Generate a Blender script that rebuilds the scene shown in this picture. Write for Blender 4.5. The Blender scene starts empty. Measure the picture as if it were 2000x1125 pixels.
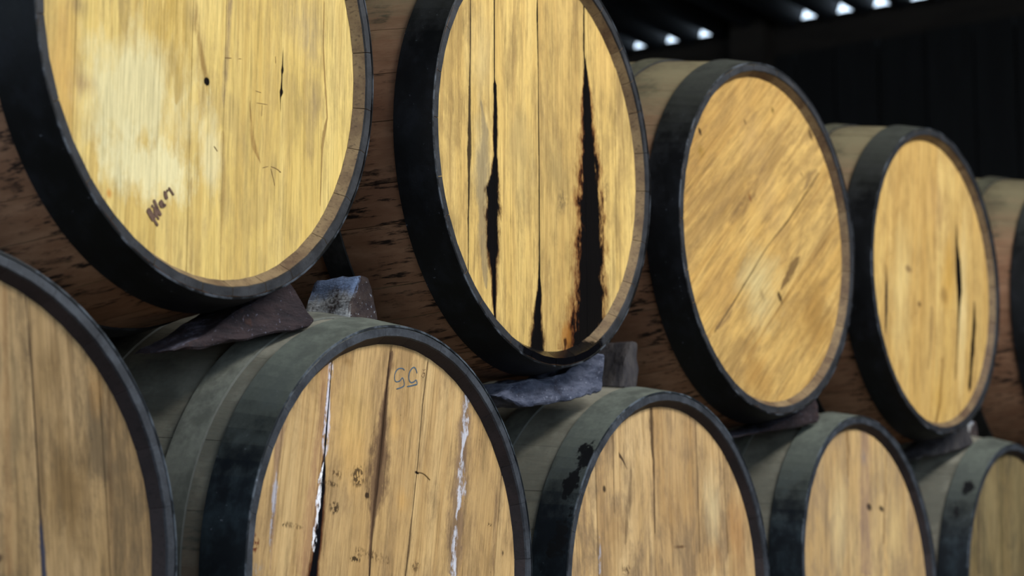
import bpy, bmesh, math, random
import numpy as np
from mathutils import Vector, Matrix

scene = bpy.context.scene
COL = scene.collection
FLOOR = -0.932                      # all coordinates below are relative to the second upper barrel; the floor lies here

def lin(c, k=1.0):
    r = []
    for v in c[:3]:
        v = v / 255.0
        r.append(k * (v / 12.92 if v <= 0.04045 else ((v + 0.055) / 1.055) ** 2.4))
    return (r[0], r[1], r[2], 1.0)

# ------------------------------------------------------------------ camera
cam_d = bpy.data.cameras.new('camera')
cam = bpy.data.objects.new('camera', cam_d)
COL.objects.link(cam)
yaw, pitch, roll = 0.97786, 0.15684, 0.00263
fw = Vector((math.sin(yaw) * math.cos(pitch), math.cos(yaw) * math.cos(pitch), math.sin(pitch)))
rt = Vector((math.cos(yaw), -math.sin(yaw), 0))
up = rt.cross(fw)
rt, up = rt * math.cos(roll) + up * math.sin(roll), up * math.cos(roll) - rt * math.sin(roll)
m = Matrix((rt, up, -fw)).transposed().to_4x4()
m.translation = Vector((-2.3644, -1.5243, -0.6342))
cam.matrix_world = m
cam_d.sensor_width = 36.0
cam_d.lens = 3982.54 * 36.0 / 2000.0
cam_d.clip_start = 0.05
cam_d.dof.use_dof = True
cam_d.dof.focus_distance = 2.62
cam_d.dof.aperture_fstop = 4.8
scene.camera = cam

# ------------------------------------------------------------------ world, light, exposure
world = bpy.data.worlds.new('world')
scene.world = world
world.use_nodes = True
bg = world.node_tree.nodes['Background']
bg.inputs['Color'].default_value = (0.66, 0.82, 1.0, 1.0)
bg.inputs['Strength'].default_value = 2.7

sk = bpy.data.lights.new('skylight_daylight', 'AREA')
sk.shape = 'RECTANGLE'
sk.size = 2.6
sk.size_y = 0.5
sk.energy = 132.0
sk.color = (1.0, 0.97, 0.9)
sko = bpy.data.objects.new('skylight_daylight', sk)
COL.objects.link(sko)
sko.location = (0.35, -2.35, 1.86)
sko.rotation_euler = (Vector((0.35, 0.0, -0.2)) - Vector(sko.location)).to_track_quat('-Z', 'Y').to_euler()

vs = scene.view_settings
vs.view_transform = 'Standard'
vs.look = 'None'
vs.exposure = 0.0
vs.gamma = 1.0
vs.use_curve_mapping = False

# ------------------------------------------------------------------ node helpers
class S:
    """a socket with arithmetic: every operator adds a Math node"""
    def __init__(s, nt, sock): s.nt, s.sock = nt, sock
    def _m(s, op, *a, clamp=False):
        n = s.nt.nodes.new('ShaderNodeMath'); n.operation = op; n.use_clamp = clamp
        for i, v in enumerate((s,) + a):
            if isinstance(v, S): s.nt.links.new(v.sock, n.inputs[i])
            else: n.inputs[i].default_value = v
        return S(s.nt, n.outputs[0])
    def __add__(s, o): return s._m('ADD', o)
    def __sub__(s, o): return s._m('SUBTRACT', o)
    def __mul__(s, o): return s._m('MULTIPLY', o)
    def __truediv__(s, o): return s._m('DIVIDE', o)
    __radd__ = __add__
    __rmul__ = __mul__
    def abs(s): return s._m('ABSOLUTE')
    def sqrt(s): return s._m('SQRT')
    def sat(s): return s._m('ADD', 0.0, clamp=True)
    def step(s, a, b):
        n = s.nt.nodes.new('ShaderNodeMapRange'); n.interpolation_type = 'SMOOTHSTEP'
        s.nt.links.new(s.sock, n.inputs['Value'])
        n.inputs['From Min'].default_value = a; n.inputs['From Max'].default_value = b
        return S(s.nt, n.outputs[0])

class Mat:
    def __init__(self, name, rough=0.7, spec=0.3, metal=0.0):
        self.m = bpy.data.materials.new(name); self.m.use_nodes = True
        self.nt = self.m.node_tree
        self.b = self.nt.nodes['Principled BSDF']
        self.b.inputs['Roughness'].default_value = rough
        self.b.inputs['Specular IOR Level'].default_value = spec
        self.b.inputs['Metallic'].default_value = metal
    def n(self, t): return self.nt.nodes.new(t)
    def coords(self):
        t = self.n('ShaderNodeTexCoord'); x = self.n('ShaderNodeSeparateXYZ')
        self.nt.links.new(t.outputs['Object'], x.inputs[0])
        return [S(self.nt, x.outputs[i]) for i in range(3)]
    def rnd(self):
        return S(self.nt, self.n('ShaderNodeObjectInfo').outputs['Random'])
    def comb(self, x, y, z=0.0):
        c = self.n('ShaderNodeCombineXYZ')
        for i, v in enumerate((x, y, z)):
            if isinstance(v, S): self.nt.links.new(v.sock, c.inputs[i])
            else: c.inputs[i].default_value = v
        return c.outputs[0]
    def noise(self, vec, scale=1.0, detail=3.0, rough=0.55, dist=0.0):
        t = self.n('ShaderNodeTexNoise')
        t.inputs['Scale'].default_value = scale; t.inputs['Detail'].default_value = detail
        t.inputs['Roughness'].default_value = rough; t.inputs['Distortion'].default_value = dist
        self.nt.links.new(vec, t.inputs['Vector'])
        return S(self.nt, t.outputs['Fac'])
    def mix(self, fac, a, b):
        x = self.n('ShaderNodeMix'); x.data_type = 'RGBA'; x.clamp_factor = True
        for s, v in ((x.inputs[0], fac), (x.inputs[6], a), (x.inputs[7], b)):
            if isinstance(v, S): self.nt.links.new(v.sock, s)
            elif hasattr(v, 'is_linked'): self.nt.links.new(v, s)
            else: s.default_value = v
        return x.outputs[2]
    def group(self, g, *a):
        n = self.n('ShaderNodeGroup'); n.node_tree = g
        for i, v in enumerate(a):
            if isinstance(v, S): self.nt.links.new(v.sock, n.inputs[i])
            else: n.inputs[i].default_value = v
        return S(self.nt, n.outputs[0])
    def bright(self, col, fac):
        x = self.n('ShaderNodeVectorMath'); x.operation = 'SCALE'
        self.nt.links.new(col, x.inputs[0]); self.nt.links.new(fac.sock, x.inputs['Scale'])
        return x.outputs[0]
    def bump(self, h, strength=0.3, dist=0.001):
        b = self.n('ShaderNodeBump'); b.inputs['Strength'].default_value = strength; b.inputs['Distance'].default_value = dist
        self.nt.links.new(h.sock, b.inputs['Height']); self.nt.links.new(b.outputs[0], self.b.inputs['Normal'])
    def out(self, col, rough=None):
        if hasattr(col, 'is_linked'): self.nt.links.new(col, self.b.inputs['Base Color'])
        else: self.b.inputs['Base Color'].default_value = col
        if rough is not None: self.nt.links.new(rough.sock, self.b.inputs['Roughness'])
        return self.m
    def sideness(self):
        g = self.n('ShaderNodeNewGeometry'); x = self.n('ShaderNodeSeparateXYZ')
        self.nt.links.new(g.outputs['True Normal'], x.inputs[0])
        return S(self.nt, x.outputs[0])
    def upness(self):
        g = self.n('ShaderNodeNewGeometry'); x = self.n('ShaderNodeSeparateXYZ')
        self.nt.links.new(g.outputs['True Normal'], x.inputs[0])
        return S(self.nt, x.outputs[2])

# ------------------------------------------------------------------ stains and marks of each head, in metres on the head (across the boards, along the boards)
FEATS = {
 'U1': [
  ('D',(214,202,156),0.7,1.3,0.8,(-0.1264,-0.0945,0.1082,0.0924)),
  ('D',(218,206,160),0.5,1.4,0.85,(-0.0942,-0.1677,0.0844,0.0478)),
  ('D',(214,200,154),0.6,1.2,0.7,(-0.0000,-0.1340,0.0227,0.0585)),
  ('D',(196,150,86),0.9,0.9,0.6,(-0.2401,-0.0959,0.0342,0.1124)),
  ('S',(172,140,70),0.9,0.5,0.6,[(-0.0868,-0.0592,0.0026),(-0.0513,-0.0563,0.0220),(-0.0061,-0.0625,0.0264),(0.0603,-0.0783,0.0176)]),
  ('D',(150,118,84),0.9,1.2,0.7,(-0.2058,-0.0969,0.0195,0.0163)),
  ('D',(120,100,80),0.9,1.2,0.5,(-0.2137,-0.0135,0.0236,0.0164)),
  ('S',(120,84,40),0.8,0.5,0.6,[(-0.0618,-0.0082,0.0009),(-0.0473,-0.0096,0.0037),(-0.0366,-0.0145,0.0045),(0.0020,-0.0277,0.0045),(0.0486,-0.0313,0.0019)]),
  ('D',(14,9,8),0.25,0.35,1,(-0.0085,-0.0525,0.0054,0.0053)),
  ('S',(116,98,84),0.8,0.6,0.75,[(-0.0767,0.0215,0.0005),(-0.0587,0.0218,0.0033),(-0.0281,0.0243,0.0042),(0.0147,0.0274,0.0038),(0.0637,0.0293,0.0048)]),
  ('S',(20,13,9),0.4,0.8,1,[(-0.0587,0.1279,0.0005),(-0.0433,0.1274,0.0010),(-0.0362,0.1291,0.0035),(-0.0319,0.1290,0.0015),(-0.0149,0.1295,0.0010),(-0.0091,0.1303,0.0025),(-0.0054,0.1301,0.0015),(0.0165,0.1304,0.0003)]),
  ('D',(150,128,92),0.9,1.2,0.75,(0.1921,-0.0335,0.0316,0.0379)),
  ('D',(150,126,84),0.9,1.2,0.6,(0.1879,-0.1007,0.0187,0.0188)),
  ('D',(168,150,118),0.9,1,0.5,(0.1772,0.0493,0.0475,0.0539)),
  ('S',(128,90,50),0.8,0.9,0.7,[(-0.1286,0.0920,0.0005),(-0.1245,0.0880,0.0019),(-0.1137,0.0800,0.0043),(-0.0965,0.0746,0.0029),(-0.0611,0.0695,0.0010)]),
  ('S',(150,118,70),0.9,0.8,0.5,[(-0.2740,0.0233,0.0023),(-0.2184,0.0231,0.0032),(-0.1652,0.0247,0.0046),(-0.1064,0.0216,0.0028)]),
  ('D',(186,120,50),0.7,0.6,0.7,(-0.1633,-0.2058,0.0056,0.0071)),
  ('S',(116,84,48),0.5,0.9,0.7,[(-0.1600,0.2103,0.0011),(-0.0900,0.2126,0.0021),(-0.0702,0.2162,0.0027),(-0.0499,0.2220,0.0016),(0.0377,0.2110,0.0016),(0.0928,0.2116,0.0011)]),
  ('S',(150,116,66),0.9,0.8,0.5,[(-0.2717,-0.0283,0.0022),(-0.2144,-0.0289,0.0035),(-0.1683,-0.0298,0.0017)]),
 ],
 'U2': [
  ('D',(196,172,120),0.9,0.9,0.6,(-0.1600,0.1126,0.0395,0.0924)),
  ('D',(206,170,104),0.9,1,0.6,(0.1822,0.1750,0.0484,0.0790)),
  ('D',(158,136,92),0.75,1.4,0.55,(-0.0549,-0.0044,0.0415,0.0944)),
  ('D',(150,128,84),0.75,1.4,0.6,(0.0433,-0.0107,0.0439,0.0672)),
  ('D',(160,130,84),0.9,1.1,0.5,(-0.0808,0.1289,0.0276,0.0146)),
  ('D',(196,180,138),0.9,1,0.5,(-0.1580,-0.0211,0.0292,0.0913)),
  ('S',(126,112,88),0.78,1.1,0.7,[(-0.2012,-0.1486,0.0026),(-0.1603,-0.1548,0.0090),(-0.1047,-0.1546,0.0129),(-0.0422,-0.1581,0.0156),(0.0083,-0.1502,0.0079),(0.0489,-0.1603,0.0026)]),
  ('S',(46,36,26),0.45,0.8,0.95,[(-0.2264,-0.1941,0.0010),(-0.1648,-0.1927,0.0016),(-0.1098,-0.1924,0.0019),(-0.0474,-0.1911,0.0032),(-0.0264,-0.1898,0.0051),(0.0154,-0.1896,0.0038),(0.0787,-0.1881,0.0016),(0.1424,-0.1868,0.0019),(0.1849,-0.1866,0.0013)]),
  ('S',(64,28,14),0.5,0.8,0.9,[(-0.2544,-0.1258,0.0026),(-0.2269,-0.1282,0.0052),(-0.1851,-0.1292,0.0085),(-0.1576,-0.1317,0.0144),(-0.1227,-0.1328,0.0183),(-0.0873,-0.1312,0.0197),(-0.0678,-0.1325,0.0184),(-0.0443,-0.1259,0.0092),(-0.0157,-0.1243,0.0060),(0.0341,-0.1240,0.0060),(0.0803,-0.1251,0.0034),(0.0909,-0.1264,0.0007)]),
  ('S',(8,6,7),0.3,0.8,1,[(-0.2579,-0.1258,0.0019),(-0.2269,-0.1282,0.0033),(-0.1851,-0.1292,0.0053),(-0.1576,-0.1317,0.0104),(-0.1227,-0.1328,0.0150),(-0.0873,-0.1312,0.0158),(-0.0681,-0.1338,0.0157),(-0.0443,-0.1259,0.0073),(-0.0157,-0.1243,0.0046),(0.0341,-0.1240,0.0040),(0.0803,-0.1251,0.0040),(0.0851,-0.1263,0.0013),(0.1268,-0.1261,0.0013),(0.2061,-0.1256,0.0013)]),
  ('S',(60,24,12),0.5,0.8,0.9,[(-0.2810,-0.0220,0.0235),(-0.2448,-0.0175,0.0167),(-0.2158,-0.0144,0.0097),(-0.1865,-0.0099,0.0056),(-0.1721,-0.0111,0.0007)]),
  ('S',(8,6,7),0.3,0.7,1,[(-0.2808,-0.0192,0.0194),(-0.2446,-0.0161,0.0125),(-0.2158,-0.0144,0.0077),(-0.1937,-0.0100,0.0063),(-0.1720,-0.0097,0.0028),(-0.1066,-0.0090,0.0018),(-0.0261,-0.0081,0.0011),(0.1064,-0.0093,0.0008),(0.1953,-0.0111,0.0022),(0.2328,-0.0107,0.0018)]),
  ('S',(96,44,18),0.6,0.8,0.95,[(-0.2702,0.1155,0.0629),(-0.2325,0.1207,0.0572),(-0.2017,0.1303,0.0501),(-0.1256,0.1362,0.0429),(-0.0497,0.1361,0.0385),(0.0111,0.1341,0.0309),(0.0567,0.1319,0.0217),(0.1025,0.1297,0.0163),(0.1406,0.1273,0.0070),(0.1633,0.1247,0.0008)]),
  ('S',(8,6,6),0.3,0.9,1,[(-0.2697,0.1231,0.0496),(-0.2320,0.1267,0.0453),(-0.2015,0.1318,0.0395),(-0.1254,0.1377,0.0337),(-0.0495,0.1376,0.0308),(0.0114,0.1357,0.0232),(0.0567,0.1319,0.0155),(0.1025,0.1297,0.0117),(0.1406,0.1273,0.0062),(0.1542,0.1260,0.0031),(0.1782,0.1219,0.0023),(0.2561,0.1233,0.0020)]),
  ('D',(150,100,44),0.6,1.2,0.7,(0.0631,-0.2450,0.0160,0.0221)),
  ('D',(40,18,8),0.4,1.4,0.9,(0.0600,-0.2584,0.0058,0.0096)),
  ('D',(110,92,64),0.7,1.6,0.6,(0.0572,-0.0533,0.0221,0.0224)),
  ('D',(110,92,64),0.7,1.6,0.5,(0.1860,-0.0194,0.0127,0.0272)),
 ],
 'U3': [
  ('D',(196,176,126),0.9,1,0.75,(0.0451,-0.0772,0.0954,0.0870)),
  ('D',(176,142,92),0.9,1,0.65,(-0.1524,0.0799,0.0791,0.0577)),
  ('D',(166,130,80),0.9,1,0.6,(-0.0220,-0.1743,0.0656,0.0846)),
  ('D',(150,112,58),0.75,1.1,0.7,(0.1987,0.0499,0.0758,0.0908)),
  ('D',(156,116,62),0.75,1.2,0.6,(0.1536,-0.1764,0.0686,0.0430)),
  ('D',(168,136,90),0.9,1,0.6,(-0.0522,0.0590,0.0983,0.0579)),
  ('S',(126,98,62),0.8,0.9,0.75,[(-0.0809,-0.0811,0.0012),(-0.0265,-0.0864,0.0132),(0.0204,-0.0872,0.0110),(0.0471,-0.0908,0.0025)]),
  ('S',(118,94,64),0.8,0.9,0.7,[(0.1737,0.0103,0.0013),(0.2105,0.0121,0.0148),(0.2380,0.0132,0.0054)]),
  ('S',(60,44,28),0.5,0.6,0.8,[(-0.2425,0.0198,0.0011),(-0.1672,0.0189,0.0015),(-0.0009,0.0131,0.0012),(0.0896,0.0201,0.0019),(0.2427,0.0194,0.0010)]),
  ('S',(120,92,60),0.8,0.7,0.6,[(-0.0830,-0.0886,0.0018),(0.0967,-0.0959,0.0019),(0.1753,-0.0997,0.0013)]),
  ('S',(130,98,56),0.8,0.7,0.6,[(-0.1836,0.1112,0.0024),(0.0014,0.1156,0.0032),(0.2158,0.1245,0.0034)]),
  ('S',(110,86,62),0.8,0.8,0.7,[(-0.2328,0.0186,0.0045),(-0.1921,0.0219,0.0092),(-0.1575,0.0205,0.0012)]),
  ('S',(92,68,44),0.7,1.2,0.8,[(-0.0148,0.0936,0.0013),(0.0196,0.0906,0.0115),(0.0652,0.0894,0.0052),(0.0806,0.0890,0.0007)]),
  ('D',(60,42,26),0.5,0.9,0.9,(0.1014,-0.0268,0.0162,0.0080)),
  ('D',(90,72,52),0.8,1,0.6,(0.0628,-0.0747,0.0157,0.0105)),
  ('D',(44,34,26),0.5,0.5,0.9,(-0.2508,-0.0611,0.0089,0.0051)),
  ('D',(96,76,30),0.6,1,0.8,(-0.1529,0.1730,0.0091,0.0082)),
  ('D',(130,100,40),0.8,1.2,0.7,(-0.2244,-0.0805,0.0145,0.0145)),
  ('D',(66,50,34),0.6,1.3,0.8,(-0.0498,0.2628,0.0155,0.0075)),
  ('D',(80,60,40),0.6,0.8,0.7,(-0.1869,0.0765,0.0070,0.0035)),
  ('D',(80,60,40),0.6,0.8,0.6,(-0.0133,0.1855,0.0076,0.0033)),
  ('D',(110,60,30),0.7,0.8,0.6,(-0.0815,0.0035,0.0121,0.0053)),
 ],
 'U4': [
  ('D',(176,140,92),0.9,1,0.6,(0.0138,0.1595,0.0621,0.0627)),
  ('D',(190,146,70),0.9,0.8,0.75,(0.0740,0.0261,0.0426,0.0940)),
  ('D',(190,148,74),0.9,0.8,0.6,(0.0445,-0.2286,0.0484,0.0608)),
  ('D',(222,196,140),0.9,0.6,0.8,(0.1462,-0.0216,0.0283,0.2213)),
  ('D',(214,188,128),0.9,0.9,0.6,(-0.1401,-0.0421,0.0572,0.1791)),
  ('D',(120,88,50),0.8,0.9,0.6,(0.0538,-0.0151,0.0323,0.0207)),
  ('S',(120,92,58),0.8,0.8,0.6,[(-0.1779,-0.0127,0.0048),(-0.1150,-0.0041,0.0096),(-0.0526,-0.0000,0.0036)]),
  ('S',(9,7,8),0.3,0.5,1,[(-0.1744,0.1177,0.0013),(-0.0891,0.1264,0.0025),(-0.0254,0.1287,0.0051),(0.0119,0.1297,0.0128),(0.0583,0.1225,0.0128),(0.0988,0.1132,0.0064),(0.1406,0.1089,0.0013)]),
  ('S',(20,14,9),0.35,0.5,1,[(-0.1883,0.1862,0.0013),(-0.1774,0.1884,0.0077),(-0.1503,0.1923,0.0065),(-0.0957,0.2004,0.0091),(-0.0412,0.2060,0.0079),(0.0014,0.2043,0.0020)]),
  ('S',(30,22,28),0.4,0.6,1,[(-0.1444,-0.2011,0.0011),(-0.1346,-0.2016,0.0033),(-0.0952,-0.2018,0.0055),(-0.0561,-0.2041,0.0039),(-0.0168,-0.2063,0.0011)]),
  ('D',(110,84,58),0.7,0.9,0.7,(-0.1083,0.0005,0.0187,0.0080)),
  ('D',(70,50,34),0.6,0.8,0.8,(-0.0564,-0.0583,0.0095,0.0071)),
  ('S',(120,86,44),0.7,0.8,0.7,[(-0.2865,0.0258,0.0048),(-0.2383,0.0473,0.0049),(-0.1441,0.0574,0.0037)]),
 ],
 'L1': [
  ('D',(178,150,108),0.9,0.9,0.6,(0.0988,0.1549,0.0225,0.1070)),
  ('D',(112,88,56),0.75,1.1,0.7,(0.1709,0.0509,0.0373,0.0776)),
  ('D',(120,96,64),0.9,1.1,0.6,(0.1596,0.1758,0.0270,0.0419)),
  ('D',(160,120,72),0.9,1,0.6,(0.2133,0.1550,0.0141,0.0400)),
  ('D',(104,84,58),0.9,1.3,0.6,(0.2461,0.0267,0.0252,0.0531)),
  ('S',(82,62,42),0.9,1,0.6,[(-0.0037,0.2208,0.0018),(0.0488,0.2249,0.0036),(0.1070,0.2280,0.0022),(0.1765,0.2327,0.0015)]),
  ('S',(52,40,32),0.6,0.8,0.9,[(-0.0337,0.1301,0.0033),(0.0018,0.1299,0.0026),(0.0342,0.1296,0.0013),(0.0933,0.1291,0.0010),(0.1575,0.1289,0.0010),(0.2064,0.1271,0.0010),(0.2685,0.1248,0.0007)]),
  ('S',(58,60,74),0.6,1,0.9,[(-0.0337,0.1301,0.0033),(-0.0084,0.1299,0.0036),(0.0119,0.1293,0.0023),(0.0296,0.1293,0.0003)]),
  ('D',(60,44,34),0.6,0.9,0.8,(0.0751,-0.0099,0.0050,0.0050)),
  ('S',(128,96,64),0.9,0.8,0.6,[(-0.0254,0.0854,0.0051),(0.1346,0.0936,0.0045),(0.2571,0.0992,0.0026)]),
 ],
 'L2': [
  ('D',(206,168,104),0.9,0.8,0.6,(-0.1100,0.1652,0.0463,0.0926)),
  ('D',(196,148,80),0.8,1,0.4,(0.0068,0.0858,0.0186,0.0190)),
  ('D',(198,154,92),0.8,1,0.35,(-0.1022,0.1165,0.0410,0.0491)),
  ('D',(196,152,86),0.8,1,0.35,(-0.0239,0.1767,0.0142,0.0255)),
  ('S',(150,112,84),0.9,0.9,0.7,[(-0.0305,-0.1687,0.0192),(0.0427,-0.1710,0.0126),(0.1279,-0.1701,0.0078),(0.1897,-0.1703,0.0099),(0.2329,-0.1723,0.0070)]),
  ('S',(206,202,214),0.5,1.3,0.95,[(0.1023,-0.1600,0.0000),(0.1043,-0.1593,0.0010),(0.1149,-0.1581,0.0045),(0.1362,-0.1595,0.0054),(0.1667,-0.1615,0.0040),(0.1914,-0.1624,0.0020),(0.2102,-0.1625,0.0045),(0.2348,-0.1645,0.0035)]),
  ('S',(70,30,14),0.6,0.7,0.9,[(-0.0329,-0.1566,0.0107),(0.0091,-0.1556,0.0078),(0.0456,-0.1537,0.0069),(0.0875,-0.1576,0.0059),(0.1114,-0.1605,0.0015)]),
  ('S',(8,7,12),0.3,0.7,1,[(-0.0329,-0.1566,0.0063),(0.0091,-0.1556,0.0049),(0.0453,-0.1556,0.0044),(0.0696,-0.1556,0.0044),(0.0967,-0.1571,0.0044),(0.1118,-0.1585,0.0020),(0.1794,-0.1605,0.0010),(0.2353,-0.1625,0.0008)]),
  ('S',(232,232,238),0.3,2.2,1,[(-0.0072,-0.1637,0.0000),(-0.0028,-0.1625,0.0025),(0.0082,-0.1613,0.0039),(0.0263,-0.1604,0.0029),(0.0445,-0.1605,0.0015),(0.0535,-0.1609,0.0034),(0.0805,-0.1623,0.0035),(0.0982,-0.1593,0.0015),(0.1088,-0.1580,0.0005)]),
  ('S',(92,70,54),0.78,1.3,0.85,[(-0.0131,-0.0481,0.0016),(0.0254,-0.0520,0.0021),(0.0566,-0.0527,0.0053),(0.0789,-0.0509,0.0158),(0.1043,-0.0497,0.0212),(0.1330,-0.0498,0.0181),(0.1648,-0.0506,0.0118),(0.1973,-0.0491,0.0049),(0.2298,-0.0487,0.0027),(0.2635,-0.0441,0.0033)]),
  ('S',(64,46,34),0.7,0.9,0.8,[(-0.0131,-0.0481,0.0011),(0.0567,-0.0517,0.0016),(0.0948,-0.0503,0.0037),(0.1267,-0.0489,0.0048),(0.1588,-0.0485,0.0043),(0.2102,-0.0489,0.0022),(0.2727,-0.0466,0.0011)]),
  ('D',(120,92,64),0.9,1.3,0.7,(-0.0430,0.2494,0.0164,0.0096)),
  ('D',(120,88,50),0.9,1.3,0.6,(-0.1312,0.2325,0.0226,0.0093)),
  ('S',(70,52,36),0.5,0.8,0.85,[(-0.0036,0.0261,0.0017),(0.0253,0.0283,0.0022),(0.0769,0.0294,0.0012),(0.1423,0.0317,0.0012),(0.2146,0.0310,0.0012),(0.2700,0.0341,0.0014)]),
  ('D',(24,18,18),0.4,0.7,1,(0.0318,0.1273,0.0062,0.0029)),
  ('S',(112,90,74),0.78,1.2,0.75,[(0.0145,0.1300,0.0117),(0.0674,0.1304,0.0178),(0.1203,0.1274,0.0179),(0.1608,0.1286,0.0120),(0.2085,0.1289,0.0145),(0.2493,0.1278,0.0085)]),
  ('S',(194,194,204),0.6,1.8,0.9,[(0.0127,0.1302,0.0059),(0.0344,0.1306,0.0053),(0.0670,0.1281,0.0047),(0.0936,0.1277,0.0012),(0.1011,0.1326,0.0054),(0.1213,0.1333,0.0096),(0.1475,0.1294,0.0072),(0.1813,0.1292,0.0024),(0.2091,0.1325,0.0079),(0.2459,0.1283,0.0061)]),
  ('S',(126,98,84),0.9,1,0.75,[(-0.0327,-0.2365,0.0014),(0.0308,-0.2407,0.0037),(0.0832,-0.2449,0.0042),(0.1129,-0.2451,0.0065),(0.1433,-0.2427,0.0075)]),
  ('S',(168,166,174),0.6,1.4,0.9,[(-0.0157,-0.2393,0.0000),(-0.0069,-0.2390,0.0028),(0.0131,-0.2414,0.0028),(0.0365,-0.2417,0.0033),(0.0598,-0.2428,0.0037),(0.0804,-0.2434,0.0005)]),
  ('D',(88,36,24),0.5,1.5,0.9,(-0.2690,-0.0087,0.0081,0.0125)),
  ('D',(150,136,120),0.7,1.6,0.7,(-0.2615,-0.0364,0.0179,0.0114)),
  ('D',(40,28,20),0.45,1.8,0.9,(-0.1282,0.0549,0.0100,0.0091)),
  ('D',(70,50,32),0.6,2.2,0.8,(-0.1327,0.0952,0.0130,0.0079)),
  ('D',(50,36,26),0.5,2,0.85,(-0.0893,0.1002,0.0206,0.0123)),
  ('D',(46,34,26),0.5,1.3,0.9,(-0.0672,0.0804,0.0063,0.0043)),
  ('D',(40,30,22),0.45,1.6,0.9,(-0.0817,0.0010,0.0113,0.0037)),
  ('D',(80,60,40),0.6,2.4,0.8,(-0.0486,0.0104,0.0314,0.0080)),
  ('D',(40,30,22),0.5,1.6,0.9,(-0.2190,0.0191,0.0065,0.0029)),
  ('D',(90,70,46),0.6,2.4,0.7,(-0.1965,0.0216,0.0237,0.0036)),
  ('D',(60,44,30),0.5,1.5,0.9,(0.2080,0.0903,0.0075,0.0034)),
  ('S',(110,86,66),0.8,1.4,0.7,[(0.0349,0.2236,0.0025),(0.0685,0.2212,0.0032),(0.1092,0.2192,0.0032),(0.1432,0.2169,0.0013)]),
  ('D',(50,36,26),0.5,1.4,0.85,(0.2431,0.0583,0.0032,0.0048)),
  ('D',(80,60,40),0.6,2,0.75,(0.0460,0.0120,0.0111,0.0076)),
  ('D',(60,44,30),0.5,2,0.8,(-0.1396,0.0816,0.0149,0.0042)),
 ],
 'L3': [
  ('D',(150,118,80),0.75,1.1,0.6,(-0.1470,0.0900,0.0418,0.0445)),
  ('D',(206,184,140),0.9,0.7,0.7,(0.1418,0.1302,0.0325,0.0724)),
  ('D',(164,120,76),0.75,1,0.6,(0.2209,0.0799,0.0422,0.0817)),
  ('D',(168,138,96),0.9,1.1,0.5,(-0.0868,0.1488,0.0289,0.0758)),
  ('D',(150,112,74),0.9,1.1,0.5,(0.1355,0.0424,0.0485,0.0239)),
  ('D',(132,108,80),0.9,1.2,0.7,(0.0670,0.2024,0.0282,0.0119)),
  ('D',(160,124,80),0.9,1,0.5,(0.0303,0.1163,0.0460,0.0624)),
  ('S',(70,52,38),0.7,0.9,0.85,[(0.0869,-0.0336,0.0015),(0.1943,-0.0297,0.0022),(0.2175,-0.0328,0.0045),(0.2483,-0.0337,0.0060),(0.2794,-0.0333,0.0037)]),
  ('D',(40,32,26),0.5,0.7,0.9,(-0.1712,0.1534,0.0055,0.0067)),
  ('S',(48,34,28),0.6,0.9,0.9,[(0.1829,-0.1077,0.0007),(0.1943,-0.1170,0.0022),(0.2003,-0.1237,0.0036),(0.2055,-0.1277,0.0007)]),
  ('S',(164,162,170),0.6,1.2,0.85,[(0.0290,-0.1905,0.0027),(0.0654,-0.1871,0.0028),(0.0838,-0.1875,0.0007)]),
  ('D',(80,54,36),0.7,1.2,0.8,(0.0420,0.0630,0.0216,0.0039)),
  ('S',(84,64,48),0.7,1,0.7,[(0.1196,-0.1454,0.0011),(0.1568,-0.1446,0.0014),(0.2317,-0.1431,0.0021)]),
  ('S',(96,72,50),0.7,0.8,0.7,[(0.0532,0.0993,0.0020),(0.2545,0.0991,0.0016)]),
  ('S',(100,80,60),0.8,1.2,0.6,[(0.0743,-0.1185,0.0036),(0.1190,-0.1072,0.0050),(0.1791,-0.0965,0.0029)]),
  ('D',(70,50,34),0.6,1.6,0.8,(-0.1166,0.0332,0.0113,0.0112)),
  ('S',(92,70,46),0.7,0.8,0.7,[(0.0501,0.1885,0.0021),(0.2134,0.1824,0.0017)]),
 ],
 'L4': [
  ('D',(208,182,132),0.9,0.8,0.7,(-0.1133,0.0859,0.0471,0.1103)),
  ('S',(140,112,96),0.9,0.8,0.75,[(0.0104,-0.0026,0.0246),(0.1222,-0.0044,0.0226),(0.2175,-0.0023,0.0205),(0.2850,-0.0008,0.0161)]),
  ('D',(206,176,122),0.9,0.8,0.6,(0.1202,0.1041,0.0475,0.0969)),
  ('S',(110,80,48),0.8,0.9,0.8,[(0.1753,-0.0777,0.0033),(0.2225,-0.0770,0.0077),(0.2595,-0.0807,0.0066)]),
  ('D',(38,30,30),0.5,0.9,0.9,(0.0114,0.1343,0.0137,0.0095)),
  ('D',(34,28,28),0.5,1,0.9,(0.0681,0.1399,0.0163,0.0077)),
  ('S',(120,92,60),0.8,0.8,0.7,[(0.0781,0.0754,0.0035),(0.1755,0.0852,0.0059),(0.2542,0.0899,0.0036)]),
  ('D',(130,104,84),0.9,1,0.6,(0.2037,0.1171,0.0296,0.0790)),
  ('D',(140,116,92),0.9,1.2,0.6,(-0.1959,0.1269,0.0415,0.0454)),
  ('D',(120,110,110),0.9,1.2,0.6,(-0.0067,0.2214,0.0205,0.0192)),
 ],
 'L5': [
  ('D',(150,134,98),0.9,1,0.6,(-0.1241,0.1728,0.0437,0.0840)),
  ('D',(116,104,74),0.9,1,0.7,(0.0412,0.1803,0.0622,0.1194)),
  ('S',(90,78,50),0.8,0.9,0.7,[(0.0281,-0.0651,0.0089),(0.1543,-0.0665,0.0090),(0.2714,-0.0595,0.0075)]),
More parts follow.
